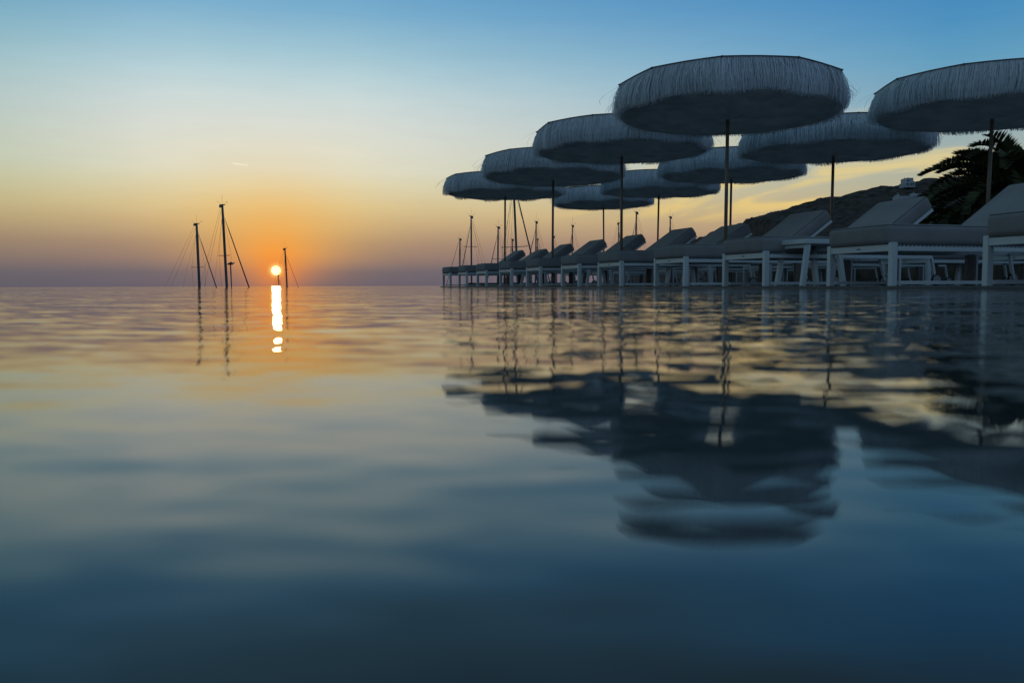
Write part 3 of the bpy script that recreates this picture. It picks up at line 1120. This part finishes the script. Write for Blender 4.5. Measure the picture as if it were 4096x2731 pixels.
house(3614, 751, 395, 7, 4, 6,
      ('white cubic house on top of the hill left of the palm', [(-0.8, -3.07, 3.3, 0.6, 0.6), (-1.6, -4.38, 1.6, 0.45, 0.8), (0.0, -4.38, 1.6, 0.45, 0.8), (1.0, -4.38, 1.6, 0.45, 0.8)]),
      [(0, 0, 3.1, 6, 4.5), (-0.5, -1.3, 4.8, 6, 2.2), (1.9, 0.5, 1.8, 4, 3.3)], [(-1.3, 0, 4.5, 0.4, 0.5), (0.3, 0, 4.5, 0.3, 0.7), (1.2, 0, 4.5, 0.35, 0.4)])
house(3598, 812, 330, 5, 3, 5,
      ('low white house with a chimney lower on the hill, left one of the lower pair', []),
      [(0, 0, 5.6, 5, 3.0), (-2.0, 0.3, 1.0, 3, 3.5)], [(-1.9, 0, 3.4, 0.55, 0.95)])
house(3664, 802, 330, 5, 3, 5,
      ('long white arcaded house lower on the hill beside the palm', [(-1.6, -2.57, 1.6, 0.9, 1.2), (0.0, -2.57, 1.6, 0.9, 1.2), (1.6, -2.57, 1.6, 0.9, 1.2)]),
      [(0.1, 0, 5.6, 5, 2.9), (-2.4, 0.2, 0.9, 3, 3.2)], [(-2.2, 0, 3.0, 0.3, 0.9)])


# ------------------------------------------------------------------ terrace wall behind the loungers
def wall():
    mb = MB()
    r = random.Random(8)
    s0, s1 = -4.0, 20.6
    zb = DECK
    # base mass with rough top
    pts = []
    n = 60
    vs, fs = [], []
    for i in range(n + 1):
        s = s0 + (s1 - s0) * i / n
        top = 0.62 + r.uniform(-0.03, 0.03) + (0.25 if s < 13 else 0)
        for t, z in ((T_BACK - 0.5, -0.05), (T_BACK - 0.5 + r.uniform(-.03, .03), top), (T_BACK - 0.1, top + r.uniform(-.02, .02)), (T_BACK - 0.1, -0.05)):
            vs.append(at(s, t, z))
    for i in range(n):
        for k in range(3):
            fs.append((i * 4 + k, (i + 1) * 4 + k, (i + 1) * 4 + k + 1, i * 4 + k + 1))
    fs.append((0, 1, 2, 3)); fs.append((n * 4 + 3, n * 4 + 2, n * 4 + 1, n * 4))
    mb.add(vs, fs)
    o = mb.build('stone_wall', M_wallst)
    tag(o, 'low rough stone wall behind the loungers, seen through their legs', 'wall')


wall()


# ------------------------------------------------------------------ palms
def palm(x, y, base, hgt, nfr, flen, seed, label, tilt=0.0):
    r = random.Random(seed)
    root = empty('palm_tree', (x, y, base))
    pts = [(0.04 * math.sin(i), 0.05 * math.sin(i * 0.7), hgt * i / 10) for i in range(11)]
    MB().tube(pts, [0.42 - 0.12 * i / 10 + 0.03 * ((i % 2)) for i in range(11)], 14).build('trunk', M_trunk, root, smooth=True)
    vs, fs = [], []
    c0 = Vector(pts[-1])
    for k in range(nfr):
        az = k * 2.39996 + r.uniform(-0.25, 0.25)
        f = k / nfr
        el = R(76 - 112 * f + r.uniform(-8, 8))        # young ones upright, old ones hanging
        L_ = flen * r.uniform(0.85, 1.1) * (0.72 + 0.28 * min(1, f * 2.5))
        hd = Vector((math.cos(az), math.sin(az), 0))
        nseg = 22
        p = c0 + hd * 0.15
        ang = el
        rach = [p.copy()]
        bend = R(r.uniform(60, 90)) * (0.70 + 0.45 * (1 - f))
        for j in range(nseg):
            ang -= bend / nseg * (0.5 + 1.0 * j / nseg)
            p = p + (hd * math.cos(ang) + Vector((0, 0, math.sin(ang)))) * (L_ / nseg)
            rach.append(p.copy())
        # rachis
        side = Vector((-hd.y, hd.x, 0))
        for j in range(nseg):
            a, b = rach[j], rach[j + 1]
            w0 = 0.022 * (1 - j / nseg) + 0.004
            w1 = 0.022 * (1 - (j + 1) / nseg) + 0.004
            up = side.cross((b - a).normalized())
            n = len(vs)
            vs += [a - side * w0, a + side * w0, a - up * w0 * 1.3, b - side * w1, b + side * w1, b - up * w1 * 1.3]
            fs += [(n, n + 1, n + 4, n + 3), (n + 1, n + 2, n + 5, n + 4), (n + 2, n, n + 3, n + 5)]
        # leaflets
        cnt = 84
        roll = r.uniform(-0.5, 0.5)
        for j in range(cnt):
            s = 0.10 + 0.90 * (j + r.uniform(-0.3, 0.3)) / cnt
            q_ = min(s * nseg, nseg - 0.001)
            i0 = int(q_)
            b = rach[i0].lerp(rach[i0 + 1], q_ - i0)
            fw = (rach[i0 + 1] - rach[i0]).normalized()
            up = side.cross(fw)
            if up.z < 0: up = -up
            ll = 0.35 * flen / 3.0 * max(0.5 - 0.2 * s, math.sin(math.pi * min(1.0, 0.2 + 0.75 * s)) ** 0.6) * r.uniform(0.85, 1.1) + 0.06
            for sg in (-1, 1):
                dr = (side * sg * 0.80 + fw * (0.30 + 0.45 * s) + up * (0.72 + r.uniform(-0.18, 0.18) + roll * sg * 0.5)).normalized()
                tw_ = r.uniform(-0.9, 0.9)
                wv = (fw.cross(dr).cross(dr).normalized() * math.cos(tw_) + fw.cross(dr).normalized() * math.sin(tw_)) * 0.8
                wd = 0.030 * r.uniform(0.8, 1.2)
                m1 = b + dr * ll * 0.5
                tip = b + dr * ll + Vector((0, 0, -0.06 * ll))
                n = len(vs)
                vs += [b - wv * wd * 0.6, b + wv * wd * 0.6, m1 + wv * wd, tip, m1 - wv * wd]
                fs.append((n, n + 1, n + 2, n + 3, n + 4))
    me = bpy.data.meshes.new('crown')
    me.from_pydata([tuple(v) for v in vs], [], fs)
    me.materials.append(M_leaf)
    link(bpy.data.objects.new('crown', me), root)
    tag(root, label, 'palm tree', 'palm trees at the right behind the umbrellas')


palm(PX(4085, 24), 24, -0.3, 2.85, 100, 3.0, 21, 'tallest dark palm tree at the right edge behind the umbrella pole')
palm(PX(3935, 25), 25, -0.3, 1.75, 70, 1.95, 22, 'lower dark palm tree left of the tall one, beside the white houses')
palm(PX(4330, 27), 27, -0.3, 3.1, 70, 3.0, 23, 'palm tree mostly beyond the right picture edge')


def shrub(x, y, base, w, h, seed, label):
    r = random.Random(seed)
    root = empty('shrub', (x, y, base))
    st = MB()
    for k in range(7):
        a = r.uniform(0, 6.28)
        st.tube([(0, 0, 0), (w * 0.2 * math.cos(a), w * 0.2 * math.sin(a), h * 0.4), (w * 0.33 * math.cos(a), w * 0.33 * math.sin(a), h * 0.75)], [0.03, 0.02, 0.008], 5)
    st.build('stem', M_trunk, root)
    vs, fs = [], []
    cl = [(Vector((r.gauss(0, w * 0.24), r.gauss(0, w * 0.24), h * r.uniform(0.2, 0.85))), r.uniform(0.12, 0.24) * w) for _ in range(26)]
    for c, rad in cl:
        for k in range(170):
            p = c + Vector((r.gauss(0, 1), r.gauss(0, 1), r.gauss(0, 0.8))) * rad * 0.55
            if p.z < 0.02: continue
            d = Vector((r.gauss(0, 1), r.gauss(0, 1), r.gauss(0, 1) + 0.5)).normalized() * r.uniform(0.04, 0.08)
            s = d.cross(Vector((r.gauss(0, 1), r.gauss(0, 1), r.gauss(0, 1)))).normalized() * 0.016
            n = len(vs)
            vs += [p - d * 0.5, p + s, p + d, p - s]
            fs.append((n, n + 1, n + 2, n + 3))
    raw('foliage', [tuple(v) for v in vs], fs, M_shrub, root)
    tag(root, label, 'shrub', 'dark shrubs behind the terrace wall')


shrub(PX(3760, 22), 22, -0.03, 2.4, 1.5, 31, 'dark shrub below the lower palm, behind the nearest loungers')
shrub(PX(3930, 21), 21, -0.03, 2.6, 1.9, 32, 'large dark shrub under the tallest palm, at the right')
#shrub(PX(3080, 27), 27, -0.03, 2.2, 1.45, 33, 'low dark shrub at the left foot of the hill, behind a raised backrest')
